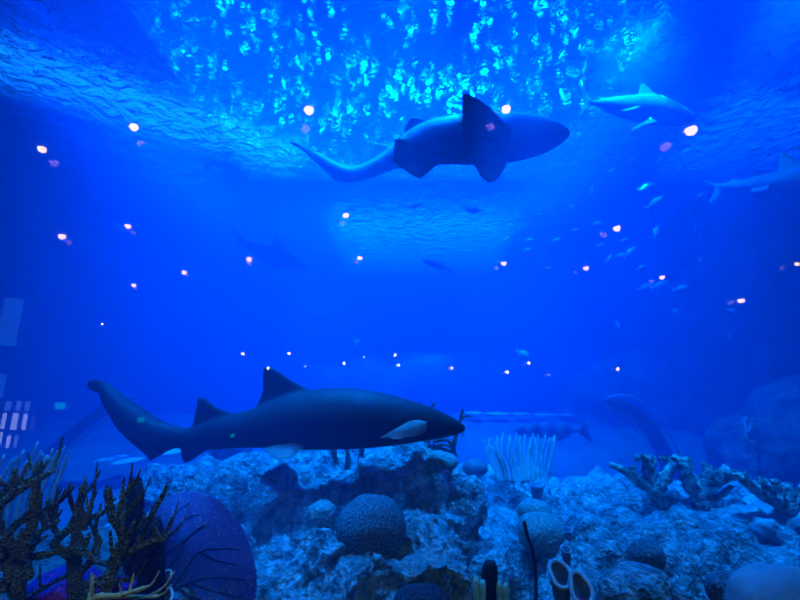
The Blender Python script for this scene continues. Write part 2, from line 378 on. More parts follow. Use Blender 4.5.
# bright lattice window and dim panels of the hall, green signs
def hall_quad(name, px0, py0, px1, py1, m, y=-6, parent=None, thick=0.03):
    a, _ = mirror(px0, py0, y=y); b_, _ = mirror(px1, py1, y=y)
    bm = bmesh.new(); box(bm, (min(a.x, b_.x), y - thick, min(a.z, b_.z)), (max(a.x, b_.x), y, max(a.z, b_.z)))
    return link(name, bm, m, smooth=False)
day = emit_mat('daylight_pane', (0.50, 0.68, 1.0), 4.2)
daydim = emit_mat('dim_pane', (0.12, 0.35, 1.0), 2.2)
green = emit_mat('green_sign', (0.0, 0.9, 0.55), 3.6)
wn = hall_quad('window_2', -2, 452, 31, 401, M['hall'], y=-6.03, thick=0.02); tag(wn, 'lattice window of the hall seen as a reflection', kind='structure')
for (x0, y0, x1, y1, mm) in [(4,401,12,411,daydim),(15,401,22,411,daydim),(24,401,31,411,daydim),(0,413,7,429,day),(10,413,19,430,day),(21,414,28,430,day),(-3,432,3,446,day),(5,436,11,448,day),(13,436,18,448,daydim)]:
    q = hall_quad('window_pane', x0, y1, x1, y0, mm, y=-6.0); q.parent = wn
    q['label'] = 'bright pane of the lattice window'
sc1 = emit_mat('dim_screen', (0.03, 0.30, 1.0), 1.6)
for (x0, y0, x1, y1), lb in zip([(-5,299,24,345),(-5,374,7,398)], ['larger dim blue display panel on the hall wall', 'smaller dim blue display panel on the hall wall']):
    q = hall_quad('display_panel', x0, y1, x1, y0, sc1, y=-6.0); tag(q, lb + ' reflected at the picture edge', 'panel')
for (x, y, s, lb) in [(60,406,3.6,'beside the bright lattice window'), (140.5,420,2.6,'showing over the tail of the front shark'), (232.5,436,2.0,'showing over the body of the front shark')]:
    c, dist = mirror(x, y, y=-6); w = s * dist / F
    e = empty('exit_sign', c)
    bm = bmesh.new(); box(bm, (-w, -0.05, -w * .85), (w, -0.01, w * .85)); link('sign_box', bm, M['housing'], parent=e, smooth=False)
    bm = bmesh.new()
    for k in range(5): box(bm, (-w * .85 + k * w * .36, -0.02, -w * .7), (-w * .85 + k * w * .36 + w * .25, 0.0, w * .7))
    link('lit_face', bm, green, parent=e, smooth=False)
    tag(e, 'small green lit exit sign reflection ' + lb, 'sign')

# ------------------------------------------------------------------ tank lights
for px_, py_ in ((309, 110), (134, 127)):
    l = bpy.data.lights.new('hall_downlight', 'SPOT'); l.energy = 36; l.color = (.85, .85, .75); l.spot_size = math.radians(110); l.spot_blend = .8; l.shadow_soft_size = 0
    o = bpy.data.objects.new('hall_downlight', l); COL.objects.link(o); o.location = mirror(px_, py_, z=HALLZ)[0] - Vector((0, 0, .12)); o.rotation_euler = (Vector((-1.0, 1.5, .6)) - Vector(o.location)).to_track_quat('-Z', 'Y').to_euler()
def spot(name, loc, target, power, col, size=60, blend=0.6, radius=0.05):
    l = bpy.data.lights.new(name, 'SPOT'); l.energy = power; l.color = col; l.spot_size = math.radians(size); l.spot_blend = blend; l.shadow_soft_size = radius
    o = bpy.data.objects.new(name, l); COL.objects.link(o); o.location = loc
    o.rotation_euler = (Vector(target) - Vector(loc)).to_track_quat('-Z', 'Y').to_euler(); return o
BLUE = (0.0, 0.145, 1.0); CYAN = (0.0, 0.21, 1.0)
sl = bpy.data.lights.new('overhead_daylight', 'SUN'); sl.energy = 480.0; sl.color = BLUE; sl.angle = math.radians(12)
so_ = bpy.data.objects.new('overhead_daylight', sl); COL.objects.link(so_); so_.rotation_euler = (math.radians(10), 0, 0)
for (x, y, z, tx, ty, tz, p, s, c) in [(-0.3, 4.6, 19, -0.6, 10.5, 0, 30000000, 54, BLUE),
                       (-1.5, 2.2, 6.75, -1.1, 3.4, 0, 72000, 40, CYAN), (-0.2, 2.6, 6.75, 0.0, 3.7, 0, 66000, 34, CYAN), (1.6, 2.3, 6.75, 1.6, 3.9, 0, 84000, 42, CYAN), (3.4, 2.6, 6.75, 3.2, 3.9, 0, 50000, 42, CYAN),
                       (0.7, 2.2, 6.6, 1.15, 4.1, 1.2, 110000, 17, CYAN), (-1.9, 1.5, 6.4, -1.5, 2.1, 0.9, 38000, 42, CYAN), (3.0, 3.0, 6.4, 2.5, 3.6, 1.0, 20000, 44, CYAN),
                       (0.3, 3.5, 6.6, 0.15, 4.0, 3.9, 8000, 44, CYAN), (-1.4, 2.4, 6.6, -0.75, 4.0, 4.0, 9000, 22, CYAN), (2.7, 4.2, 6.7, 3.1, 4.9, 5.0, 26000, 60, CYAN), (4.2, 3.2, 6.7, 5.1, 5.6, 4.6, 18000, 40, CYAN),
                       (2.6, 1.6, 6.3, 3.3, 6.0, 3.4, 8000, 34, CYAN),
                       (1.0, 6.0, 16, 1.3, 11.0, 0, 2200000, 22, CYAN)]:
    spot('added_tank_spot', (x, y, z), (tx, ty, tz), p, c, s, blend=1.0, radius=0.6 if z > 15 else 0.06)  # unseen spots added to brighten the water, reef, sharks and fish
# LED panels above the water, seen broken up in the ripples
led = emit_mat('led_matrix', (0.0, 0.5, 1.0), 1)
nt = led.node_tree; em = [n for n in nt.nodes if n.type == 'EMISSION'][0]; L = nt.links.new
tc = node(nt, 'ShaderNodeTexCoord'); v = node(nt, 'ShaderNodeTexVoronoi', Scale=7.5); L(tc.outputs['Object'], v.inputs['Vector'])
mr = node(nt, 'ShaderNodeMapRange'); mr.inputs[1].default_value = .30; mr.inputs[2].default_value = .16; L(v.outputs['Distance'], mr.inputs[0])
n1 = node(nt, 'ShaderNodeTexNoise', Scale=1.3, Detail=2); L(tc.outputs['Object'], n1.inputs['Vector'])
m1 = node(nt, 'ShaderNodeMapRange'); m1.inputs[1].default_value = .38; m1.inputs[2].default_value = .62; L(n1.outputs['Fac'], m1.inputs[0])
mp = node(nt, 'ShaderNodeMapping'); mp.inputs['Scale'].default_value = (1 / 6.0, 1 / 3.6, 1); L(tc.outputs['Object'], mp.inputs['Vector'])
gr_ = node(nt, 'ShaderNodeTexGradient', gradient_type='QUADRATIC_SPHERE'); L(mp.outputs[0], gr_.inputs[0])
a = node(nt, 'ShaderNodeMath', operation='MULTIPLY'); L(mr.outputs[0], a.inputs[0]); L(m1.outputs[0], a.inputs[1])
b = node(nt, 'ShaderNodeMath', operation='MULTIPLY'); L(a.outputs[0], b.inputs[0]); L(gr_.outputs['Fac'], b.inputs[1])
c_ = node(nt, 'ShaderNodeMath', operation='MULTIPLY'); L(b.outputs[0], c_.inputs[0]); c_.inputs[1].default_value = 85; L(c_.outputs[0], em.inputs['Strength'])
out = [n for n in nt.nodes if n.type == 'OUTPUT_MATERIAL'][0]
def see_between(nt, em, out):
    t = node(nt, 'ShaderNodeBsdfTransparent'); ad = node(nt, 'ShaderNodeAddShader')
    nt.links.new(t.outputs[0], ad.inputs[0]); nt.links.new(em.outputs[0], ad.inputs[1]); nt.links.new(ad.outputs[0], out.inputs['Surface'])
see_between(nt, em, out)
led2 = emit_mat('led_panel_soft', (0.03, 0.26, 1.0), 5)
led4 = emit_mat('led_panel_far', (0.0, 0.22, 1.0), 14)
led3 = emit_mat('led_panel_dim', (0.0, 0.10, 1.0), 7)
for mm_ in (led2, led3, led4):
    see_between(mm_.node_tree, [n for n in mm_.node_tree.nodes if n.type == 'EMISSION'][0], [n for n in mm_.node_tree.nodes if n.type == 'OUTPUT_MATERIAL'][0])
def light_panel(x0, y0, x1, y1, mm, lb, rot=0, group=None, z=7.0):
    e = empty('light_panel', ((x0 + x1) / 2, (y0 + y1) / 2, z)); e.rotation_euler.z = rot
    w_, h_ = (x1 - x0) / 2, (y1 - y0) / 2
    bm = bmesh.new(); bm.faces.new([bm.verts.new(c) for c in ((-w_, -h_, 0), (-w_, h_, 0), (w_, h_, 0), (w_, -h_, 0))]); link('diffuser', bm, mm, smooth=False, parent=e)
    bm = bmesh.new(); q = .04
    for lo_, hi_ in (((-w_ - q, -h_ - q, 0), (w_ + q, -h_, q)), ((-w_ - q, h_, 0), (w_ + q, h_ + q, q)), ((-w_ - q, -h_, 0), (-w_, h_, q)), ((w_, -h_, 0), (w_ + q, h_, q))): box(bm, lo_, hi_)
    link('frame', bm, M['housing'], smooth=False, parent=e)
    tag(e, lb, 'lamp', group)
rl = random.Random(5)
light_panel(-3.1, 3.7, 3.1, 8.1, led, 'large panel of tiny cyan lamps above the water, glittering through the ripples', z=5.86)
light_panel(-8.2, 5.5, -1.4, 6.7, led2, 'long soft blue light strip slanting above the water at the left', rot=.62, z=6.1)
light_panel(-2.0, 11.0, 3.4, 15.8, led4, 'square soft blue light panel above the far water', z=6.1)
light_panel(5.4, 6.0, 8.8, 8.6, led3, 'dim blue light panel above the water at the right wall', z=6.1)

# ------------------------------------------------------------------ sharks
def shark(name, Y, spine, fins, m, label, voxel=0.013, fat=0.85, side=Vector((0, 1, 0)), eye=None, parts=()):
    """spine: (px, py_top, py_bottom, dY) rows from tail to nose; fins: (outline px, dY, dY_out) lists"""
    bm = bmesh.new(); secs = []
    rows = []
    for i in range(len(spine) - 1):
        for k in range(4):
            t = k / 4; tt = t
            rows.append([spine[i][j] * (1 - tt) + spine[i + 1][j] * tt for j in range(4)])
    rows.append(list(spine[-1]))
    # smooth the rows a little
    for _ in range(2):
        rows = [rows[0]] + [[(rows[i - 1][j] + 2 * rows[i][j] + rows[i + 1][j]) / 4 for j in range(4)] for i in range(1, len(rows) - 1)] + [rows[-1]]
    for x, yt, yb, dy in rows:
        a = W(x, yt, Y + dy); b_ = W(x, yb, Y + dy); c = (a + b_) / 2; h = max((a - b_).length / 2, 0.006)
        secs.append((c, Vector((0, 0, 1)), h, side, h * fat if h > 0.02 else h))
    loft(bm, secs)
    for f in fins:
        pts = f[0]; y0, y1 = f[1], f[2]; th = f[3] if len(f) > 3 else 0.022
        ys = [p[1] for p in pts]
        base = f[4] if len(f) > 4 else None       # pixel y of the root; depth goes y0 -> y1 away from it
        out_ = []
        for p in pts:
            if base is None: d = y0
            else:
                far = max(abs(q[1] - base) for q in pts); d = y0 + (y1 - y0) * abs(p[1] - base) / far
            out_.append(W(p[0], p[1], Y + d))
        nrm = Vector((0, 1, 0))
        fin(bm, out_, nrm, th)
    mid = W(spine[len(spine) // 2][0], (spine[len(spine) // 2][1] + spine[len(spine) // 2][2]) / 2, Y)
    bmesh.ops.recalc_face_normals(bm, faces=bm.faces)
    root = empty(name, mid)
    body = link('body', bm, m, parent=root, loc=mid); organic(body, voxel)
    if eye:
        for q in eye:
            e_bm = bmesh.new(); c = W(q[0], q[1], Y + q[2]); bmesh.ops.create_uvsphere(e_bm, u_segments=12, v_segments=8, radius=q[3]); bmesh.ops.translate(e_bm, verts=e_bm.verts, vec=c)
            link('eye', e_bm, M['eye'], parent=root, loc=c)
    for (nm, outl, dy, th, mm) in parts:
        p_bm = bmesh.new(); o3 = [W(p[0], p[1], Y + dy + (p[2] if len(p) > 2 else 0)) for p in outl]
        fin(p_bm, o3, Vector((0, 1, 0)), th); c = o3[0]
        q = link(nm, p_bm, mm, parent=root, loc=c); organic(q, 0.009, 4)
    return tag(root, label, 'shark')

# the big shark passing in front
front = [(100, 381, 392, 0), (118, 393, 420, 0), (135, 405, 436, 0), (155, 418, 448, 0), (172, 426, 449, 0), (190, 429, 448, 0), (215, 418, 450, 0), (240, 412, 448, 0), (262, 405, 448, 0),
         (285, 395, 449, 0), (309, 389.5, 450, 0), (335, 387, 450, 0), (362, 388.5, 449, 0), (390, 394, 446.5, 0), (415, 401, 442.5, 0), (438, 409.5, 439, 0), (453, 417, 436, 0), (462, 423, 433, 0), (466, 427, 430.5, 0)]
ff = [([(87, 386), (88, 381), (95, 379), (105, 381), (118, 391), (135, 405), (155, 418), (172, 426), (186, 430), (186, 446), (170, 450), (160, 456), (150, 461), (147, 456), (135, 446), (126, 438), (120, 432), (114, 424), (110, 416), (105, 408), (101, 400), (100, 393), (92, 391)], 0, 0, 0.03),
      ([(192, 428), (197, 407), (198, 398), (201, 397), (206, 399), (217, 408), (232, 413), (236, 425), (200, 435)], 0, 0, 0.03),
      ([(256, 408), (263, 392), (263, 370), (266, 366), (274, 368), (284, 375), (294, 382), (310, 390), (300, 410), (262, 412)], 0, 0, 0.032),
      ([(182, 445), (181, 455), (184, 463), (190, 462), (198, 456), (207, 450), (215, 444), (200, 438)], 0, 0, 0.028)]
front_shark = shark('shark', 2.82, front, ff, M['shark_front'], 'large dark nurse shark gliding right just above the central reef rock', voxel=0.011, eye=[(437, 417, -0.115, 0.009)],
      parts=[('pectoral_fin', [(380, 438, -.10), (392, 430, -.08), (408, 421, -.02), (418, 419, 0), (427, 422, 0), (426, 432, 0), (415, 437, -.03), (398, 440, -.08)], -0.17, 0.02, M['pectoral']),
             ('pelvic_fin', [(262, 449, 0), (276, 460, -.05), (287, 459, -.05), (297, 453, -.03), (306, 446, 0), (295, 442, 0), (275, 444, 0)], -0.10, 0.02, M['pectoral']),
             ('pectoral_fin', [(390, 440, .12), (400, 436, .08), (418, 425, 0), (427, 430, 0), (420, 440, 0), (405, 443, .05)], 0.17, 0.02, M['shark_front'])])
bm = bmesh.new()
for x in (461, 463):
    tube(bm, [W(x, 432, 2.80), W(x + 0.5, 436, 2.79), W(x + 1.5, 438, 2.79)], [0.004, 0.003, 0.0015], seg=6)
link('barbel', bm, M['shark_front'], parent=front_shark, loc=front_shark.location)
bm = bmesh.new()
for k in range(4):
    x = 404 - 5.2 * k
    tube(bm, [W(x, 412, 2.82 - 0.160), W(x - 1.2, 419, 2.82 - 0.172), W(x - 1, 426, 2.82 - 0.168)], [0.002, 0.004, 0.002], seg=6)
link('gill_slits', bm, M['eye'], parent=front_shark, loc=front_shark.location)

# the shark overhead, belly half turned towards the glass
up = [(291, 140.5, 143.5, .1), (305, 146, 152, .1), (320, 154, 165, .05), (335, 163, 178, 0), (350, 169, 182, 0), (365, 164, 180, 0), (380, 156, 174, 0), (396, 143, 167, 0), (412, 130, 168, 0), (430, 122, 163, 0), (455, 118, 162, 0), (480, 116, 163, 0), (505, 115, 161, 0),
      (525, 116, 158, 0), (545, 119.5, 152, 0), (557, 123, 146, 0), (565, 127, 140, 0), (569, 130, 136, 0)]
uf = [([(410, 117), (417, 117.5), (428, 120), (444, 126), (430, 140), (405, 140), (403, 130)], .12, .2, 0.024),
      ([(374, 143), (382, 143.5), (394, 147), (398, 155), (380, 165), (366, 166)], .06, .2, 0.022),
      ([(291, 142), (296, 141), (320, 153), (340, 163), (364, 166), (380, 160), (378, 172), (362, 181), (345, 184), (332, 179), (318, 165), (300, 149)], .04, .2, 0.016)]
shark('shark', 4.0, up, uf, M['shark_up'], 'large shark overhead, lit back and tail painted pale, dark fins spread, under the glittering water surface', voxel=0.014, eye=[(560, 133, -0.085, 0.012)],
      parts=[('pectoral_fin', [(462, 97, -.35), (463, 93, -.36), (469, 94, -.35), (480, 100, -.32), (490, 107, -.28), (500, 117, -.22), (512, 129, -.14), (510, 145, -.02), (470, 148, -.02), (464, 140, -.05), (461, 125, -.15), (462, 110, -.28)], -0.16, 0.025, M['shark_fin_dark']),
             ('pectoral_fin', [(468, 156, 0), (476, 168, -.08), (481, 177, -.12), (489, 183, -.15), (497, 180, -.14), (504, 171, -.08), (511, 156, 0), (490, 150, 0)], -0.12, 0.025, M['shark_fin_dark']),
             ('pelvic_fin', [(395, 139, -.08), (402, 139, -.08), (420, 143, -.03), (444, 148, 0), (448, 158, 0), (437, 165, 0), (429, 172, -.03), (420, 179, -.07), (410, 174, -.07), (400, 166, -.05), (393, 160, -.03)], -0.10, 0.025, M['shark_fin_dark'])])

# grey shark at upper right
gr = [(588, 98, 103, .05), (594, 101.5, 105.5, .03), (604, 99, 109, 0), (615, 98, 114, 0), (628, 97, 118, 0), (640, 96, 120, 0), (655, 96.5, 123, 0), (668, 101, 125, 0), (680, 107, 125, 0), (688, 111, 123.5, 0), (694, 115, 121, 0)]
gf = [([(586, 66), (588, 68), (583, 82), (587, 94), (592, 101), (590, 105), (584, 104), (580, 88), (582, 75)], 0.05, 0, 0.02),
      ([(589, 100), (584, 104), (578, 116), (576, 119), (581, 118), (590, 108), (594, 104)], 0.05, 0, 0.02),
      ([(638, 99), (639, 88), (641, 83), (645, 84), (651, 90), (660, 98), (650, 106)], 0, 0, 0.026),
      ([(600, 101), (601, 97), (604, 97), (611, 100), (606, 104)], 0, 0, 0.02),
      ([(598, 106), (602, 112), (606, 113), (608, 108)], 0, 0, 0.02)]
shark('shark', 4.9, gr, gf, M['shark_grey'], 'grey shark with curved thin tail swimming right at upper right', voxel=0.013, eye=[(683, 113, -0.10, 0.012)],
      parts=[('pectoral_fin', [(650, 118, 0), (658, 122, 0), (645, 125, -.1), (636, 130, -.15), (629, 132, -.2), (636, 126, -.15)], -0.16, 0.02, M['shark_grey']),
             ('pelvic_fin', [(634, 107, 0), (642, 106, 0), (636, 110, -.03), (622, 112, -.08), (619, 111, -.08)], -0.2, 0.02, M['shark_grey'])])
# grey shark cut by the frame edge
er = [(716, 184, 188, .05), (726, 183, 190, .03), (745, 180, 190, 0), (765, 175, 190, 0), (785, 170, 190, 0), (805, 166, 190, 0), (830, 163, 190, 0), (850, 165, 188, 0), (866, 170, 184, 0), (876, 175, 180, 0)]
ef = [([(703, 180), (712, 182), (722, 184), (724, 189), (718, 198), (711, 204), (708, 203), (713, 194), (715, 188), (706, 183)], .05, 0, .02),
      ([(778, 174), (779, 160), (780, 152), (785, 153), (795, 160), (812, 169), (800, 175)], 0, 0, .026), ([(728, 184), (733, 178), (739, 181), (745, 183)], 0, 0, .02)]
shark('shark', 5.6, er, ef, M['shark_grey'], 'grey shark cut off by the right edge, only tail and dorsal fin in view', voxel=0.013,
      parts=[('pelvic_fin', [(752, 188, 0), (770, 185, 0), (768, 189, -.05), (758, 192, -.08), (750, 192, -.08)], -0.08, 0.02, M['shark_grey'])])
# silhouette far away on the left
fr_ = [(230, 225, 228, 0), (238, 233, 238, 0), (247, 241, 248, 0), (256, 244, 256, 0), (266, 246, 262, 0), (278, 247, 267, 0), (288, 251, 269, 0), (298, 259, 269, 0), (308, 267, 269, 0)]
fr2 = [([(229, 223), (236, 229), (246, 240), (250, 247), (240, 247), (236, 238)], 0, 0, .025), ([(271, 249), (275, 238), (276, 233), (278, 234), (281, 241), (286, 252), (278, 256)], 0, 0, .03), ([(272, 266), (264, 273), (276, 269), (284, 267)], 0, 0, .03)]
shark('shark', 8.5, fr_, fr2, M['shark_far'], 'faint dark shark silhouette far away at left centre, nose pointing down right', voxel=0.02)
fp = [(40, 212, 214, 0), (55, 213, 219, 0), (70, 213, 224, 0), (85, 213, 226, 0), (100, 215, 227, 0), (112, 220, 229, 0), (124, 228, 233, 0)]
shark('shark', 9.0, fp, [([(72, 214), (74, 208), (77, 207), (88, 215), (80, 219)], 0, 0, .03), ([(28, 204), (34, 207), (44, 212), (42, 216), (34, 220), (36, 213)], 0, 0, .03)], M['shark_grey'], 'very faint pale shark at the far left wall of the tank', voxel=0.02)

# ------------------------------------------------------------------ fish
def fish_mesh(mname, length=1.0, deep=0.17, m=None):
    bm = bmesh.new(); secs = []
    prof = [(-0.36, .03), (-0.28, .045), (-0.15, .10), (0.0, .15), (0.15, .165), (0.28, .14), (0.38, .10), (0.45, .055), (0.49, .015)]
    for x, h in prof: secs.append((Vector((x, 0, 0)), Vector((0, 0, 1)), h * deep / .165, Vector((0, 1, 0)), h * 0.45 * deep / .165))
    loft(bm, secs, 14)
    y = Vector((0, 1, 0))
    fin(bm, [Vector(p) for p in [(-.34, 0, .02), (-.50, 0, .16), (-.46, 0, .0), (-.50, 0, -.16), (-.34, 0, -.02)]], y, .012)
    fin(bm, [Vector(p) for p in [(.22, 0, deep * .8), (.1, 0, deep * 1.35), (-.2, 0, deep * .85), (-.26, 0, deep * .3)]], y, .012)
    fin(bm, [Vector(p) for p in [(.0, 0, -deep * .8), (-.08, 0, -deep * 1.3), (-.24, 0, -deep * .6), (-.2, 0, -deep * .3)]], y, .012)
    bmesh.ops.recalc_face_normals(bm, faces=bm.faces)
    return bm
protos = {}
def fish(px, py, Y, size_px, ang, m, label, group=None, kind='slim', flip=1, yaw=0.0, name='fish'):
    key = (kind, m)
    if key not in protos:
        bm = fish_mesh(kind, deep={'long': 0.095, 'slim': 0.13, 'deep': 0.26, 'mid': 0.18}[kind]); o = link(name, bm, M[m]); protos[key] = o
        for s in (-1, 1):
            eb = bmesh.new(); r = bmesh.ops.create_uvsphere(eb, u_segments=10, v_segments=6, radius=.02); bmesh.ops.translate(eb, verts=r['verts'], vec=Vector((.38, s * .045, .02)))
            link('eye', eb, M['eye'], parent=o)
    else:
        src = protos[key]; o = src.copy(); COL.objects.link(o); o.name = name
        for ch in src.children:
            c = ch.copy(); COL.objects.link(c); c.parent = o
    while W(px, py, Y).z > 5.3: Y *= .97
    o.location = W(px, py, Y); s = size_px * Y / F
    o.scale = (s, s, s); o.rotation_euler = (0, -math.radians(ang), (math.pi if flip < 0 else 0) + yaw)
    if flip < 0: o.rotation_euler = (0, math.radians(ang), math.pi + yaw)
    tag(o, label, 'fish'); 
    if group: o['group'] = group
    return o
fish(552, 431, 6.8, 76, 0, 'banded', 'long banded grouper hovering over the sand behind the white sea whips', kind='long', flip=-1, name='grouper')
fish(414, 206, 7, 18, 12, 'fish_dark', 'small dark fish below the overhead shark, left of its twin', kind='mid')
fish(474, 210, 7, 20, -4, 'fish_dark', 'small dark fish below the overhead shark pectoral fin', kind='mid', flip=-1)
fish(437, 265, 8, 34, -22, 'fish_dark', 'slim dark fish tilting downward under the lit water patch', kind='slim', flip=-1)
fish(450, 300, 9, 8, 10, 'fish_dark', 'tiny dark fish in mid water near the centre', kind='mid')
fish(523, 355, 6, 17, -35, 'fish_silver', 'pale deep-bodied fish in mid water above the grouper', kind='deep', flip=1)
fish(357, 343, 9, 10, 60, 'fish_silver', 'tiny pale fish above the back of the front shark', kind='deep')
fish(768, 54, 5, 30, 45, 'fish_silver', 'dim fish swimming steeply at the upper right corner', kind='slim', yaw=.6)
fish(656, 232, 6, 15, 70, 'fish_silver', 'pale curved fish standing nearly upright left of the right-hand wall bars', kind='mid')
fish(675, 311, 6, 9, 20, 'fish_silver', 'small pale fish below the fish school', kind='deep')
fish(732, 311, 6, 12, -8, 'fish_silver', 'small bright fish just right of a hall lamp reflection', kind='mid')
fish(729, 336, 6, 7, -50, 'fish_silver', 'tiny bright fish above the right-hand far rocks', kind='mid')
fish(618, 325, 6, 10, -75, 'fish_silver', 'small pale fish pointing down beside the dark wall', kind='mid')
school = [(647, 187, 20, 22), (655, 202, 22, 34), (630, 252, 20, 38), (620, 300 - 45, 10, 20), (645, 287, 18, 26), (660, 285, 20, 22), (681, 288, 16, 14), (634, 160, 12, 30), (597, 223, 11, 0), (624, 240, 10, 22), (609, 258, 10, 50),
          (680, 170, 14, 35), (571, 207, 10, 10), (540, 215, 12, -10), (556, 240, 10, 20), (529, 240, 10, 8), (668, 218, 16, 30), (645, 218, 18, 25), (612, 170, 10, 35), (592, 190, 10, 80), (528, 250, 14, 20), (505, 240, 12, 30), (641, 268, 16, 25),
          (700, 195, 12, 30), (766, 262, 12, 8), (600, 245, 9, 20), (575, 230, 9, 10), (700, 260, 10, 20), (690, 150, 12, 28), (660, 160, 12, 40), (500, 262, 9, 10), (548, 268, 8, 5)]
for k, (x, y, s, a) in enumerate(school):
    fish(x, y, 5.5 + (k * 37 % 30) / 10, s, a, 'fish_silver', 'faint slim silver fish of the loose school in the right half of the water', group='silver fish of the loose school', kind='slim', yaw=random.uniform(-.5, .5), flip=1 if k % 3 else 1)

# ------------------------------------------------------------------ far structures
# walk-through tunnel crossing the tank at the back
TY = 12.5
ztop = W(400, 347, TY).z
tl, tr = W(95, 400, TY).x, W(628, 400, TY).x
e = empty('viewing_tunnel', ((tl + tr) / 2, TY, FLOOR))
bm = bmesh.new(); ring = []
segs = 24
xs = [tl, tl + 1.0, tr - 1.0, tr]
prev = None
for x in [tl + (tr - tl) * k / 20 for k in range(21)]:
    r = [bm.verts.new((x, TY + 1.5 - 1.5 * math.cos(math.pi * k / segs), FLOOR + (ztop - FLOOR) * math.sin(math.pi * k / segs))) for k in range(segs + 1)]
    if prev:
        for k in range(segs): bm.faces.new((prev[k], prev[k + 1], r[k + 1], r[k]))
    else: first = r
    prev = r
bm.faces.new(first); bm.faces.new(prev)
bmesh.ops.recalc_face_normals(bm, faces=bm.faces)
link('tunnel_vault', bm, M['tunnel'], parent=e, loc=e.location)
tag(e, 'long low dark walk-through tunnel crossing the far end of the tank', 'tunnel')
# curved ribs at both sides
def arc_rib(pts, Y, r, label):
    P = [W(x, y, Y + d) for x, y, d in pts]; Q, R = smooth_path(P, [r] * len(P), 8)
    bm = bmesh.new(); tube(bm, Q, R, seg=10, flat=2.2); o = link('tunnel_rib', bm, M['metal'], loc=P[-1]); tag(o, label, 'rib'); return o
def arc_band(pts, Y, wpx, side, label):
    e = empty('tunnel_rib', W(pts[-1][0], pts[-1][1], Y))
    P = [W(x, y, Y) for x, y in pts]; Q, _r = smooth_path(P, [1] * len(P), 8); r = wpx * Y / F / 2
    bm = bmesh.new(); tube(bm, Q, [r * min(1, .25 + i / 12) for i in range(len(Q))], seg=12, flat=.5, upv=Vector((0, 1, 0))); o = link('dark_band', bm, M['tunnel'], parent=e, loc=e.location); o.location = (0, 0, 0)
    for sgn, rr in ((-1, .008), (1, .014)):
        q2 = []
        for i in range(len(Q)):
            t = (Q[min(i + 1, len(Q) - 1)] - Q[max(i - 1, 0)]).normalized(); nn = t.cross(Vector((0, 1, 0))).normalized(); q2.append(Q[i] + nn * sgn * r * min(1, .25 + i / 12) + Vector((0, -.04, 0)))
        bm = bmesh.new(); tube(bm, q2, [rr] * len(q2), seg=8); o = link('pale_edge', bm, M['metal'], parent=e, loc=e.location); o.location = (0, 0, 0)
    tag(e, label, 'rib')
arc_band([(606, 401), (622, 406), (640, 418), (654, 435), (666, 458), (674, 485), (678, 520)], 6.6, 24, 1, 'curved dark tunnel rib with pale edges descending behind the elkhorn coral')
arc_band([(135, 398), (112, 406), (88, 422), (64, 442), (45, 462), (25, 500)], 6.4, 20, -1, 'curved dark tunnel rib sloping down behind the soft coral at left')
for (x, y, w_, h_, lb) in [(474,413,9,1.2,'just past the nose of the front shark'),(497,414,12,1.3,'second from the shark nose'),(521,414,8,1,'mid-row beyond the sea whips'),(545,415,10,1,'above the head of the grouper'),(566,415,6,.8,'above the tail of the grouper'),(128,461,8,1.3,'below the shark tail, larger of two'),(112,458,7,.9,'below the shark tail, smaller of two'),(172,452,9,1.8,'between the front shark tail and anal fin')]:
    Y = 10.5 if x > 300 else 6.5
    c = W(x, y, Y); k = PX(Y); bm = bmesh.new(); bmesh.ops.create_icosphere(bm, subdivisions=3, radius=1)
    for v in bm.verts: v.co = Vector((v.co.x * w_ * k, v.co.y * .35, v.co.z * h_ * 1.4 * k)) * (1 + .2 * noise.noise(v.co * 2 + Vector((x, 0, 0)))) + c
    tag(link('flat_stone', bm, M['shell'], loc=c), 'white shape painted as a light glint on the far sand ' + lb, 'stone')  # white pieces added in place of bright light glints
# ladder bars on the far right wall
bm = bmesh.new()
for x in (695, 703): tube(bm, [W(x, 208, 8.6), W(x, 258, 8.6)], [.03, .03], seg=8)
tag(link('wall_bars', bm, M['metal'], loc=W(699, 258, 8.6)), 'pair of thin vertical bars on the dark right wall', 'bars')
bm = bmesh.new(); z1 = W(700, 262, 8.2).z
box(bm, (6.0, 7.0, 0.1), (9.0, 9.5, z1)); 
bmesh.ops.subdivide_edges(bm, edges=bm.edges, cuts=12, use_grid_fill=True)
o = link('rock_shelf', bm, M['rock_far'], loc=(7.5, 8, .1)); displace(o, 'CLOUDS', 0.8, 0.3); tag(o, 'dark rocky shelf along the right wall below the bars', 'rock')
rock('rock', [((6.4, 10.5, 0.8), (2.4, 1.0, 1.7))], M['rock_far'], 'broad dim rock bank far behind the elkhorn coral', amps=(.5, .3, .08), sizes=(.8, .4, .1), sub=5)
rock('rock', [((-3.0, 13.8, 2.2), (0.9, 0.7, 2.6)), ((-2.2, 13.9, 1.6), (0.7, .6, 2.2))], M['rock_far'], 'faint pointed rock pinnacle in the far haze below the shark silhouette', amps=(.5, .3, .08), sizes=(.8, .4, .1), sub=5)

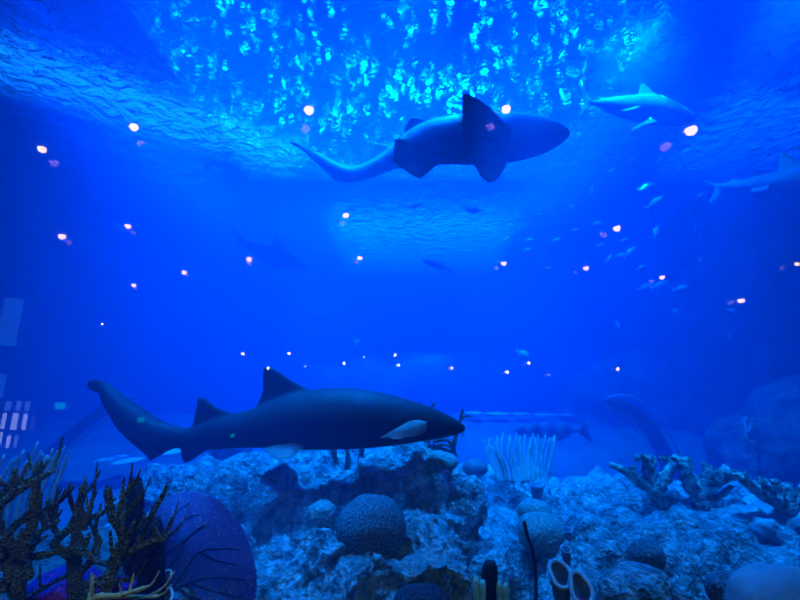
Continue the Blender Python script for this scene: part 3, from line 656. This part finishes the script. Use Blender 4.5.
# ------------------------------------------------------------------ reef rocks
def C(px, py, Y): return tuple(W(px, py, Y))
rock('rock', [(C(300, 590, 3.7), (1.15, 1.1, 0.95)), (C(205, 560, 3.9), (0.75, 0.8, 0.62)), (C(405, 590, 3.3), (0.46, 0.55, 0.92)), (C(250, 640, 2.5), (0.75, 0.6, 0.42)), (C(370, 650, 2.4), (.45, .5, .45))], M['rock'],
     'large craggy central reef rock beneath the front shark', sub=7, amps=(.34, .26, .07), sizes=(.5, .19, .05))
rock('rock', [(C(505, 600, 4.4), (0.85, 0.9, 1.05)), (C(545, 640, 3.6), (0.7, 0.7, 0.75)), (C(480, 640, 3.0), (.38, .5, .5))], M['rock'], 'middle craggy rock right of the dark cliff, carrying the white sea whips', amps=(.34, .24, .07), sizes=(.45, .18, .05))
rock('rock', [(C(690, 615, 3.9), (1.25, 1.0, 0.95)), (C(640, 620, 3.1), (0.7, .6, .5)), (C(750, 650, 2.9), (0.6, .5, .55))], M['rock'], 'wide rock ridge at lower right below the elkhorn coral', amps=(.34, .22, .06), sizes=(.5, .18, .05))
rock('rock', [(C(765, 517, 3.5), (0.55, 0.4, 0.08), -.1)], M['rock_smooth'], 'flat pale rock ledge under the right part of the elkhorn coral', amps=(.10, .10, .05), sizes=(.3, .09, .03), sub=6)
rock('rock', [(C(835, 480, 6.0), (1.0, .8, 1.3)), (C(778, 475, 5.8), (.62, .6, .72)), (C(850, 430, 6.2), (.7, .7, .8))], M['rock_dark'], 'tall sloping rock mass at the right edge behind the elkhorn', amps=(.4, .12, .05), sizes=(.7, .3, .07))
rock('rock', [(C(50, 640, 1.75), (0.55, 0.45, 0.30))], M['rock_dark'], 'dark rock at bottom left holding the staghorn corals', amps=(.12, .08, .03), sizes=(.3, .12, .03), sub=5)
rock('rock', [(C(172, 600, 1.9), (0.13, 0.15, 0.30))], M['rock'], 'narrow pale rock knob left of the sea fan', amps=(.08, .06, .03), sizes=(.2, .1, .03), sub=5)
for (x, y, w_, h_, lb) in [(217, 462, .09, .28, 'left of the two dark stumps behind the front shark tail'), (237, 462, .14, .30, 'right wider one of the two dark stumps behind the front shark')]:
    rock('rock_stump', [(C(x, y, 4.9), (w_, .12, h_))], M['rock_dark'], lb, amps=(.06, .05, .02), sizes=(.2, .1, .03), sub=4)

# ------------------------------------------------------------------ brain corals & domes
def dome(px, py, Y, rpx, m, label, sq=(1, 1, 0.9), disp=0.02, name='brain_coral', cat='coral'):
    r = rpx * Y / F; c = W(px, py, Y)
    bm = bmesh.new(); bmesh.ops.create_icosphere(bm, subdivisions=5, radius=1)
    for v in bm.verts: v.co = Vector((v.co.x * r * sq[0], v.co.y * r * sq[1], v.co.z * r * sq[2])) + c
    o = link(name, bm, m, loc=(c.x, c.y, c.z - r * .8)); displace(o, 'CLOUDS', max(r * 1.2, .05), disp * 2); return tag(o, label, cat)
dome(371, 528, 2.35, 32, M['brain'], 'large round brain coral on the front face of the central rock', disp=.025)
dome(322, 515, 2.6, 14, M['brain_pale'], 'small oval brain coral left of the large brain coral')
dome(540, 532, 3.0, 21, M['brain_pale'], 'rounded greenish boulder coral on the middle rock', sq=(1, 1, .85), name='boulder_coral')
dome(535, 512, 3.1, 16, M['brain_pale'], 'lighter rounded coral just above the greenish boulder coral', sq=(1, 1, .7), name='boulder_coral')
dome(647, 554, 2.6, 14, M['brain'], 'small round brain coral ball on the right ridge')
dome(728, 590, 2.2, 17, M['brain'], 'dark-sided round coral beside the smooth corner boulder', name='boulder_coral')
dome(475, 468, 3.9, 12, M['brain'], 'low dark dome coral at the top left of the middle rock', sq=(1, 1, .7))
dome(440, 462, 3.0, 17, M['brain_pale'], 'pale dome coral on the right end of the central rock top', sq=(1, 1, .6))
dome(420, 604, 1.9, 22, M['brain_dark'], 'dark dome coral cut by the bottom edge below the central rock', sq=(1.2, 1, .7))
dome(635, 592, 2.4, 26, M['rock'], 'knobbly bright coral clump at the bottom right of centre', sq=(1.1, 1, .8), disp=.05, name='knobbly_coral')
dome(784, 606, 2.1, 46, M['rock_smooth'], 'smooth pale boulder in the lower right corner', sq=(1.1, .9, .72), disp=.04, name='boulder', cat='rock')
dome(72, 588, 1.45, 28, M['purple'], 'purple-red mound coral under the staghorn at bottom left', sq=(1.4, 1, .5), name='mound_coral')
dome(110, 592, 1.5, 20, M['purple'], 'smaller purple mound coral right of the purple-red mound', sq=(1.3, 1, .5), name='mound_coral')

# ------------------------------------------------------------------ branching corals
def branches(name, lines, Y, m, label, bumpy=0.25, seg=9, cat='coral', flat=1.0, knobs=True, upv=None, jit=0.03, n=7):
    """lines: list of ([(px,py[,dY])...], radius_px_start, radius_px_end)"""
    bm = bmesh.new(); rnd = random.Random(len(label) * 7)
    k = PX(Y); base = None
    for i, (pts, r0, r1) in enumerate(lines):
        d0 = rnd.uniform(-jit, jit)
        P = [W(p[0], p[1], Y + d0 + (p[2] if len(p) > 2 else 0)) for p in pts]
        if base is None or P[0].z < base.z: base = P[0].copy()
        rads = [(r0 + (r1 - r0) * j / (len(P) - 1)) * k * (.72 if name == 'staghorn_coral' else 1) for j in range(len(P))]
        Q, R = smooth_path(P, rads, n)
        R[-1] *= 0.55
        tube(bm, Q, R, seg=seg, bumpy=bumpy, flat=flat, seed=i * 1.37, upv=upv)
        if name == 'staghorn_coral' and len(Q) > 10:
            for _t in range(4):
                q = rnd.randrange(4, len(Q) - 2); ax = (Q[q + 1] - Q[q - 1]).normalized()
                dr = (ax * rnd.uniform(.3, .9) + Vector((rnd.uniform(-1, 1), rnd.uniform(-.6, .6), rnd.uniform(.1, 1)))).normalized(); ln_ = rnd.uniform(14, 34) * k
                q2, r2 = smooth_path([Q[q], Q[q] + dr * ln_ * .5, Q[q] + (dr + Vector((0, 0, .35))).normalized() * ln_], [R[q] * .75, R[q] * .55, R[q] * .3], 5)
                tube(bm, q2, r2, seg=8, bumpy=bumpy, seed=_t + i)
        if knobs:
            for q in range(1, len(Q) - 1, 1):
                if rnd.random() < .8:
                    u, v = frame_of(Q[q + 1] - Q[q - 1]); a = rnd.uniform(0, 6.28); dirn = (u * math.cos(a) + v * math.sin(a) + (Q[q + 1] - Q[q - 1]).normalized() * .6).normalized()
                    tube(bm, [Q[q] + dirn * R[q] * .6, Q[q] + dirn * R[q] * 1.5], [R[q] * .35, R[q] * .18], seg=5)
    return tag(link(name, bm, m, loc=base), label, cat)
branches('staghorn_coral', [([(12, 640), (18, 590), (20, 555), (0, 538, -.05)], 9, 6), ([(15, 600), (5, 545), (20, 521), (50, 508), (74, 487)], 6, 3), ([(0, 560), (-3, 512), (20, 490), (40, 478), (55, 470)], 6, 3), ([(-10, 510), (5, 492), (22, 480)], 6, 3.5),
      ([(20, 560), (36, 512), (36, 485), (40, 461)], 7, 3), ([(15, 575), (22, 560), (45, 555), (75, 549), (95, 560), (112, 566)], 5, 3), ([(0, 555), (10, 548), (25, 560), (30, 580)], 5, 4), ([(0, 590), (10, 570), (-5, 545)], 7, 5), ([(32, 540), (45, 528), (60, 520)], 4, 2.5)],
      1.25, M['coral_olive'], 'dark olive staghorn coral thicket in the lower left corner')
branches('staghorn_coral', [([(78, 640), (77, 600), (74, 575), (76, 553)], 10, 6), ([(76, 560), (55, 545), (66, 532), (85, 520), (104, 513)], 5, 3.5), ([(76, 556), (77, 525), (80, 502), (85, 482)], 7, 3), ([(84, 530), (89, 512), (93, 498), (96, 491)], 3.5, 1.8),
      ([(76, 575), (90, 562), (98, 540), (92, 525)], 5, 3), ([(20, 602), (45, 587), (70, 574)], 3, 2), ([(60, 540), (52, 520), (48, 500)], 4, 2.5)], 1.35, M['coral_olive'], 'upright olive staghorn coral right of the corner thicket')
branches('staghorn_coral', [([(70, 630), (88, 592), (110, 572), (125, 556), (142, 545), (163, 537)], 6, 3), ([(122, 560), (124, 535), (120, 522), (112, 510), (109, 487)], 6, 2.5), ([(121, 522), (121, 505), (128, 490), (140, 479)], 4.5, 2), ([(120, 520), (128, 512), (133, 505)], 3.5, 2),
      ([(135, 550), (144, 530), (152, 517), (163, 492)], 4, 1.8), ([(100, 585), (110, 581), (132, 580)], 4, 2), ([(112, 570), (118, 545), (128, 535), (136, 529)], 4, 2), ([(100, 640), (104, 600), (112, 570)], 9, 6), ([(152, 540), (163, 541), (170, 532)], 3, 1.5)],
      1.2, M['coral_olive'], 'olive staghorn coral reaching right towards the sea fan')
branches('staghorn_coral', [([(80, 640), (90, 600), (120, 595), (148, 587)], 4, 2.2), ([(110, 596), (135, 597), (160, 596)], 3, 1.5)], 1.0, M['coral_yellow'], 'thin pale staghorn twigs along the bottom edge at left', knobs=False)
# pale soft coral rods at left
lines = []
rnd = random.Random(3)
for i in range(13):
    x = -8 + i * 4.2 + rnd.uniform(-2, 2); top = 462 - 14 * rnd.random() - (8 if i in (7, 9) else 0)
    lines.append(([(x - 12, 545), (x - 5, 505 + rnd.uniform(-4, 4)), (x + 2, 482), (x + 11 + rnd.uniform(0, 5), top)], 1.9, 1.2))
for x, tp_ in ((48, 448), (53, 452), (60, 446), (42, 455), (65, 450)):
    lines.append(([(x - 16, 530), (x - 12, 495), (x - 4, 475), (x + 5, tp_)], 1.9, 1.1))
branches('soft_coral', lines, 2.1, M['coral_pale'], 'pale cyan finger-like soft coral rods behind the staghorn at left', bumpy=.15, knobs=False, jit=.12)
# white sea whips
lines = []
for i in range(24):
    t = i / 23; x = 486 + t * 68 + rnd.uniform(-2, 2); bx = 522 + (x - 520) * .72; tp_ = 431 + 6 * abs(math.sin(i * 1.9)) + (5 if i < 3 else 0) + 4 * abs(t - .5)
    lines.append(([(bx, 482), (bx + (x - bx) * .45, 466), (x - 1, 452), (x + rnd.uniform(-2, 3), tp_)], 1.25, .95))
lines.append(([(510, 482), (500, 458), (490, 446), (482, 440)], 1.7, 1.1))
branches('sea_whip', lines, 4.0, M['coral_pale'], 'white branching sea whips fanning up from the middle rock', bumpy=.1, knobs=False, jit=.1, n=5, seg=7)
# dark twig coral behind / under the front shark
branches('twig_coral', [([(440, 475), (428, 455), (424, 430), (429, 412), (436, 402)], 3, 1), ([(429, 414), (424, 408), (420, 402)], 1.4, .8), ([(440, 475), (452, 450), (458, 428), (463, 409)], 3, 1), ([(460, 420), (466, 416), (471, 417)], 1.3, .8),
      ([(430, 470), (424, 452), (432, 446), (450, 452), (458, 456)], 2.4, 1.2), ([(425, 460), (440, 445), (456, 449)], 2, 1), ([(418, 470), (415, 455), (408, 444)], 3, 1.5), ([(410, 475), (420, 455), (430, 440)], 3, 1.5), ([(433, 442), (447, 440), (456, 452)], 2, 1.2)],
      3.35, M['coral_dark'], 'dark twig coral with antler tips showing past the front shark head', bumpy=.2)
branches('twig_coral', [([(368, 478), (360, 465), (362, 452), (358, 440)], 3.2, 2), ([(362, 470), (376, 458), (384, 446)], 3, 1.6), ([(345, 480), (338, 466), (334, 455), (332, 444)], 3.2, 2), ([(345, 475), (348, 460), (346, 446)], 3, 2), ([(398, 478), (392, 462), (388, 448)], 3, 2), ([(392, 470), (402, 458), (405, 446)], 3, 1.6)],
      3.45, M['coral_dark'], 'dark stubby twig coral on the rock right under the front shark belly', bumpy=.25)
# elkhorn coral
EV = Vector((0, 0, 1))
branches('elkhorn_coral', [([(662, 506), (655, 492), (640, 482), (625, 471), (610, 464)], 6, 2.5), ([(655, 494), (650, 480), (649, 468), (648, 458)], 6, 5), ([(648, 460), (640, 457), (636, 460)], 4, 2), ([(655, 492), (664, 478), (674, 463)], 6, 4), ([(640, 484), (634, 476), (632, 466)], 4, 2.5), ([(672, 466), (666, 459), (658, 458)], 3.5, 2)],
      3.5, M['elkhorn'], 'left elkhorn coral clump with a pointed branch, on the right ridge', bumpy=.3, flat=1.3)
branches('elkhorn_coral', [([(700, 508), (696, 494), (688, 478), (683, 460)], 7, 5), ([(683, 464), (676, 458), (672, 459)], 4, 2), ([(684, 462), (690, 458)], 4, 2.5), ([(697, 494), (706, 480), (709, 465)], 6, 4), ([(698, 496), (716, 482), (730, 476), (738, 472)], 6, 3), ([(718, 482), (722, 472), (728, 467)], 4, 2.5), ([(705, 503), (722, 494), (732, 486)], 4, 2)],
      3.4, M['elkhorn'], 'middle elkhorn coral clump with upright antler plates', bumpy=.3, flat=1.3)
branches('elkhorn_coral', [([(790, 515), (776, 500), (756, 489), (738, 476), (728, 473)], 7, 3), ([(770, 498), (768, 487), (760, 479)], 5, 3), ([(785, 506), (788, 493), (786, 483)], 6, 4), ([(792, 508), (802, 495), (810, 483)], 6, 4), ([(756, 490), (748, 480), (744, 474)], 4, 2.5), ([(776, 500), (778, 488), (773, 480)], 5, 3)],
      3.2, M['elkhorn'], 'right elkhorn coral clump reaching the frame edge over the pale ledge', bumpy=.3, flat=1.3)
# feathery fan and thin stem at right
lines = [([(758, 470), (757, 450), (750, 435), (741 + 0, 416)], 1.6, .8)]
for k in range(14):
    a = k / 13; lines.append(([(757, 462 - 18 * a), (750 - 4 * a, 446 - 8 * a), (735 + 20 * a + rnd.uniform(-3, 3), 436 - 20 * math.sin(a * 2.6))], 1.4, .8))
branches('sea_feather', lines, 5.2, M['coral_pale'], 'pale feathery sea plume in front of the right rock mass', knobs=False, bumpy=.1, jit=.08, n=5, seg=6)
branches('stem', [([(759, 440), (759, 460), (760, 482)], 1.2, 1.2)], 4.6, M['sponge'], 'thin dark upright stem beside the sea plume', knobs=False, bumpy=0)

# ------------------------------------------------------------------ sponges
def column(px, ytop, ybot, Y, rpx, m, label, lean=0, name='sponge', hollow=False, cat='sponge', taper=.85):
    k = PX(Y); n = 14
    P = [W(px + lean * (1 - j / n), ytop + (ybot - ytop) * j / n, Y) for j in range(n, -1, -1)]
    R = [rpx * k * (1 - (1 - taper) * j / n) for j in range(n + 1)]
    R[-1] *= .6; R[-2] *= .9
    bm = bmesh.new(); tube(bm, P, R, seg=16, bumpy=.10, seed=px)
    o = link(name, bm, m, loc=P[0]); return tag(o, label, cat)
column(131, 478, 640, 1.55, 8.5, M['sponge'], 'tall dark column sponge behind the staghorn corals', lean=5)
column(150, 518, 650, 1.5, 12, M['sponge'], 'shorter thicker dark sponge left of the sea fan', lean=2)
column(490, 561, 640, 2.3, 8, M['black'], 'black tube sponge standing among yellow stubs at the bottom')
for (x, y, lb) in [(476, 577, 'leftmost yellowish stub coral beside the black tube sponge'), (483, 580, 'yellowish stub coral touching the left of the black tube sponge'), (499, 581, 'yellowish stub coral touching the right of the black tube sponge'), (506, 583, 'rightmost yellowish stub coral beside the black tube sponge')]:
    column(x, y, 630, 2.28, 3.4, M['coral_yellow'], lb, name='stub_coral', cat='coral')
def cup(px, py, Y, rpx, hpx, label, inner, tilt=0.25, name='tube_sponge', rimr=.26):
    k = PX(Y); c = W(px, py, Y); r = rpx * k; h = hpx * k
    e = empty(name, c - Vector((0, 0, h)))
    bm = bmesh.new(); n = 20; prof = [(0.55, -h), (0.7, -h * .6), (0.85, -h * .25), (1.0, 0), (0.82, 0), (0.7, -h * .2), (0.5, -h * .5)]
    rings = []
    tv = Vector((0, -tilt * 1.0, 0))
    def pt(a, rr, z):
        p = Vector((rr * r * math.cos(a), rr * r * math.sin(a), z)); w_ = 1 + .12 * math.sin(3 * a + px)
        p.x *= w_; p.z -= (-math.sin(a)) * rr * r * tilt * (1 + z / h) * 2 * -1 * -1
        return p + c
    for rr, z in prof: rings.append([bm.verts.new(pt(2 * math.pi * j / n, rr, z)) for j in range(n)])
    for a, b_ in zip(rings[:-1], rings[1:]):
        for j in range(n): bm.faces.new((a[j], a[(j + 1) % n], b_[(j + 1) % n], b_[j]))
    bm.faces.new(list(reversed(rings[0]))); bm.faces.new(rings[-1])
    o = link('cup_wall', bm, M['tube'], parent=e, loc=e.location); o.location = (0, 0, 0)
    bm = bmesh.new(); pts = [pt(2 * math.pi * j / 24, .93, 0) for j in range(25)]
    tube(bm, pts, [r * rimr * .8] * 25, seg=8, cap=False); o = link('pale_rim', bm, M['rim'], parent=e, loc=e.location); o.location = (0, 0, 0)
    bm = bmesh.new(); bm.faces.new([bm.verts.new(pt(2 * math.pi * j / n, .55, -h * .4)) for j in range(n)]); o = link('inner_floor', bm, inner, parent=e, loc=e.location); o.location = (0, 0, 0)
    return tag(e, label, 'sponge')
cup(560, 574, 2.25, 9.5, 34, 'wide pale-rimmed cup sponge at the bottom, left of its twin', M['tube'], tilt=.45)
cup(580.5, 588, 2.15, 9.5, 30, 'pale-rimmed cup sponge with a purple inside at the bottom centre-right', M['purple'], tilt=.55)
cup(566, 549, 2.6, 4.5, 18, 'slender blue tube sponge standing behind the wide cup sponge', M['sponge'], tilt=.2, rimr=.12)
cup(565, 529, 3.0, 7, 16, 'dark vase sponge right of the greenish boulder coral', M['black'], tilt=.05, rimr=.06, name='vase_sponge')
cup(536, 484, 3.6, 6.5, 16, 'small dark vase sponge on the crest of the middle rock', M['black'], tilt=.05, rimr=.06, name='vase_sponge')
branches('whip_coral', [([(524, 521), (527, 535), (532, 548), (535, 565), (536, 585), (536, 615)], 1.7, 1.5)], 2.55, M['black'], 'thin black whip hanging down the face of the middle rock', knobs=False, bumpy=0)

# sea fan
YF = 1.62
cF = W(168, 590, YF)
e = empty('sea_fan', cF)
outl = [(170, 592), (158, 560), (152, 530), (158, 508), (170, 496), (190, 491), (210, 495), (226, 506), (240, 523), (250, 545), (256, 570), (256, 595), (250, 625), (215, 640), (180, 625)]
P3 = [W(x, y, YF + .03 * math.sin(x * .05) + (x - 168) * .0012) for x, y in outl]
Q, _ = smooth_path(P3 + [P3[0]], [1] * (len(P3) + 1), 6); Q = Q[:-1]
bm = bmesh.new(); ctr = W(205, 560, YF + .06); cv = bm.verts.new(ctr); vs = [bm.verts.new(q) for q in Q]
for i in range(len(vs)): bm.faces.new((cv, vs[i], vs[(i + 1) % len(vs)]))
o = link('fan_net', bm, M['fan'], parent=e, loc=cF); o.location = (0, 0, 0)
so = o.modifiers.new('Solidify', 'SOLIDIFY'); so.thickness = .004
for ln in [[(170, 592), (185, 570), (200, 552), (225, 549), (240, 550)], [(163, 578), (175, 560), (190, 537), (215, 522), (232, 520)], [(165, 555), (185, 540), (205, 524), (225, 515)], [(160, 545), (175, 530), (190, 517), (210, 514)],
           [(170, 592), (190, 583), (212, 578), (245, 580)], [(175, 592), (200, 600), (220, 612)], [(200, 552), (215, 560), (235, 565)], [(190, 583), (215, 592), (245, 598)], [(158, 560), (165, 535), (175, 515), (190, 503)]]:
    bm = bmesh.new(); P = [W(x, y, YF - .008 + (x - 168) * .0013) for x, y in ln]; Qp, R = smooth_path(P, [.0042 - .0024 * j / (len(P) - 1) for j in range(len(P))], 8); tube(bm, Qp, R, seg=6)
    o = link('vein', bm, M['vein'], parent=e, loc=cF); o.location = (0, 0, 0)
tag(e, 'round dark blue sea fan with branching veins at the lower left', 'sea fan')
cup(166, 577, 1.55, 4.5, 12, 'tiny pale-rimmed cup sponge at the foot of the sea fan', M['sponge'], tilt=.5, name='cup_sponge')
cup(165, 598, 1.5, 6, 14, 'second tiny cup sponge below the first at the sea fan foot', M['sponge'], tilt=.5, name='cup_sponge')

# ------------------------------------------------------------------ world and render settings
w = bpy.data.worlds.new('World'); S.world = w; w.use_nodes = True; w.cycles.sampling_method = 'NONE'
w.node_tree.nodes['Background'].inputs[0].default_value = (0.0, 0.06, 1.0, 1); w.node_tree.nodes['Background'].inputs[1].default_value = 1.0
S.view_settings.view_transform = 'Standard'; S.view_settings.look = 'None'; S.view_settings.exposure = 0; S.view_settings.gamma = 1
S.view_settings.use_curve_mapping = False
c = S.cycles
c.max_bounces = 6; c.volume_bounces = 0; c.transparent_max_bounces = 24; c.transmission_bounces = 4; c.glossy_bounces = 3; c.diffuse_bounces = 1
c.sample_clamp_direct = 0; c.sample_clamp_indirect = 0
c.use_denoising = True
c.caustics_reflective = True; c.caustics_refractive = False
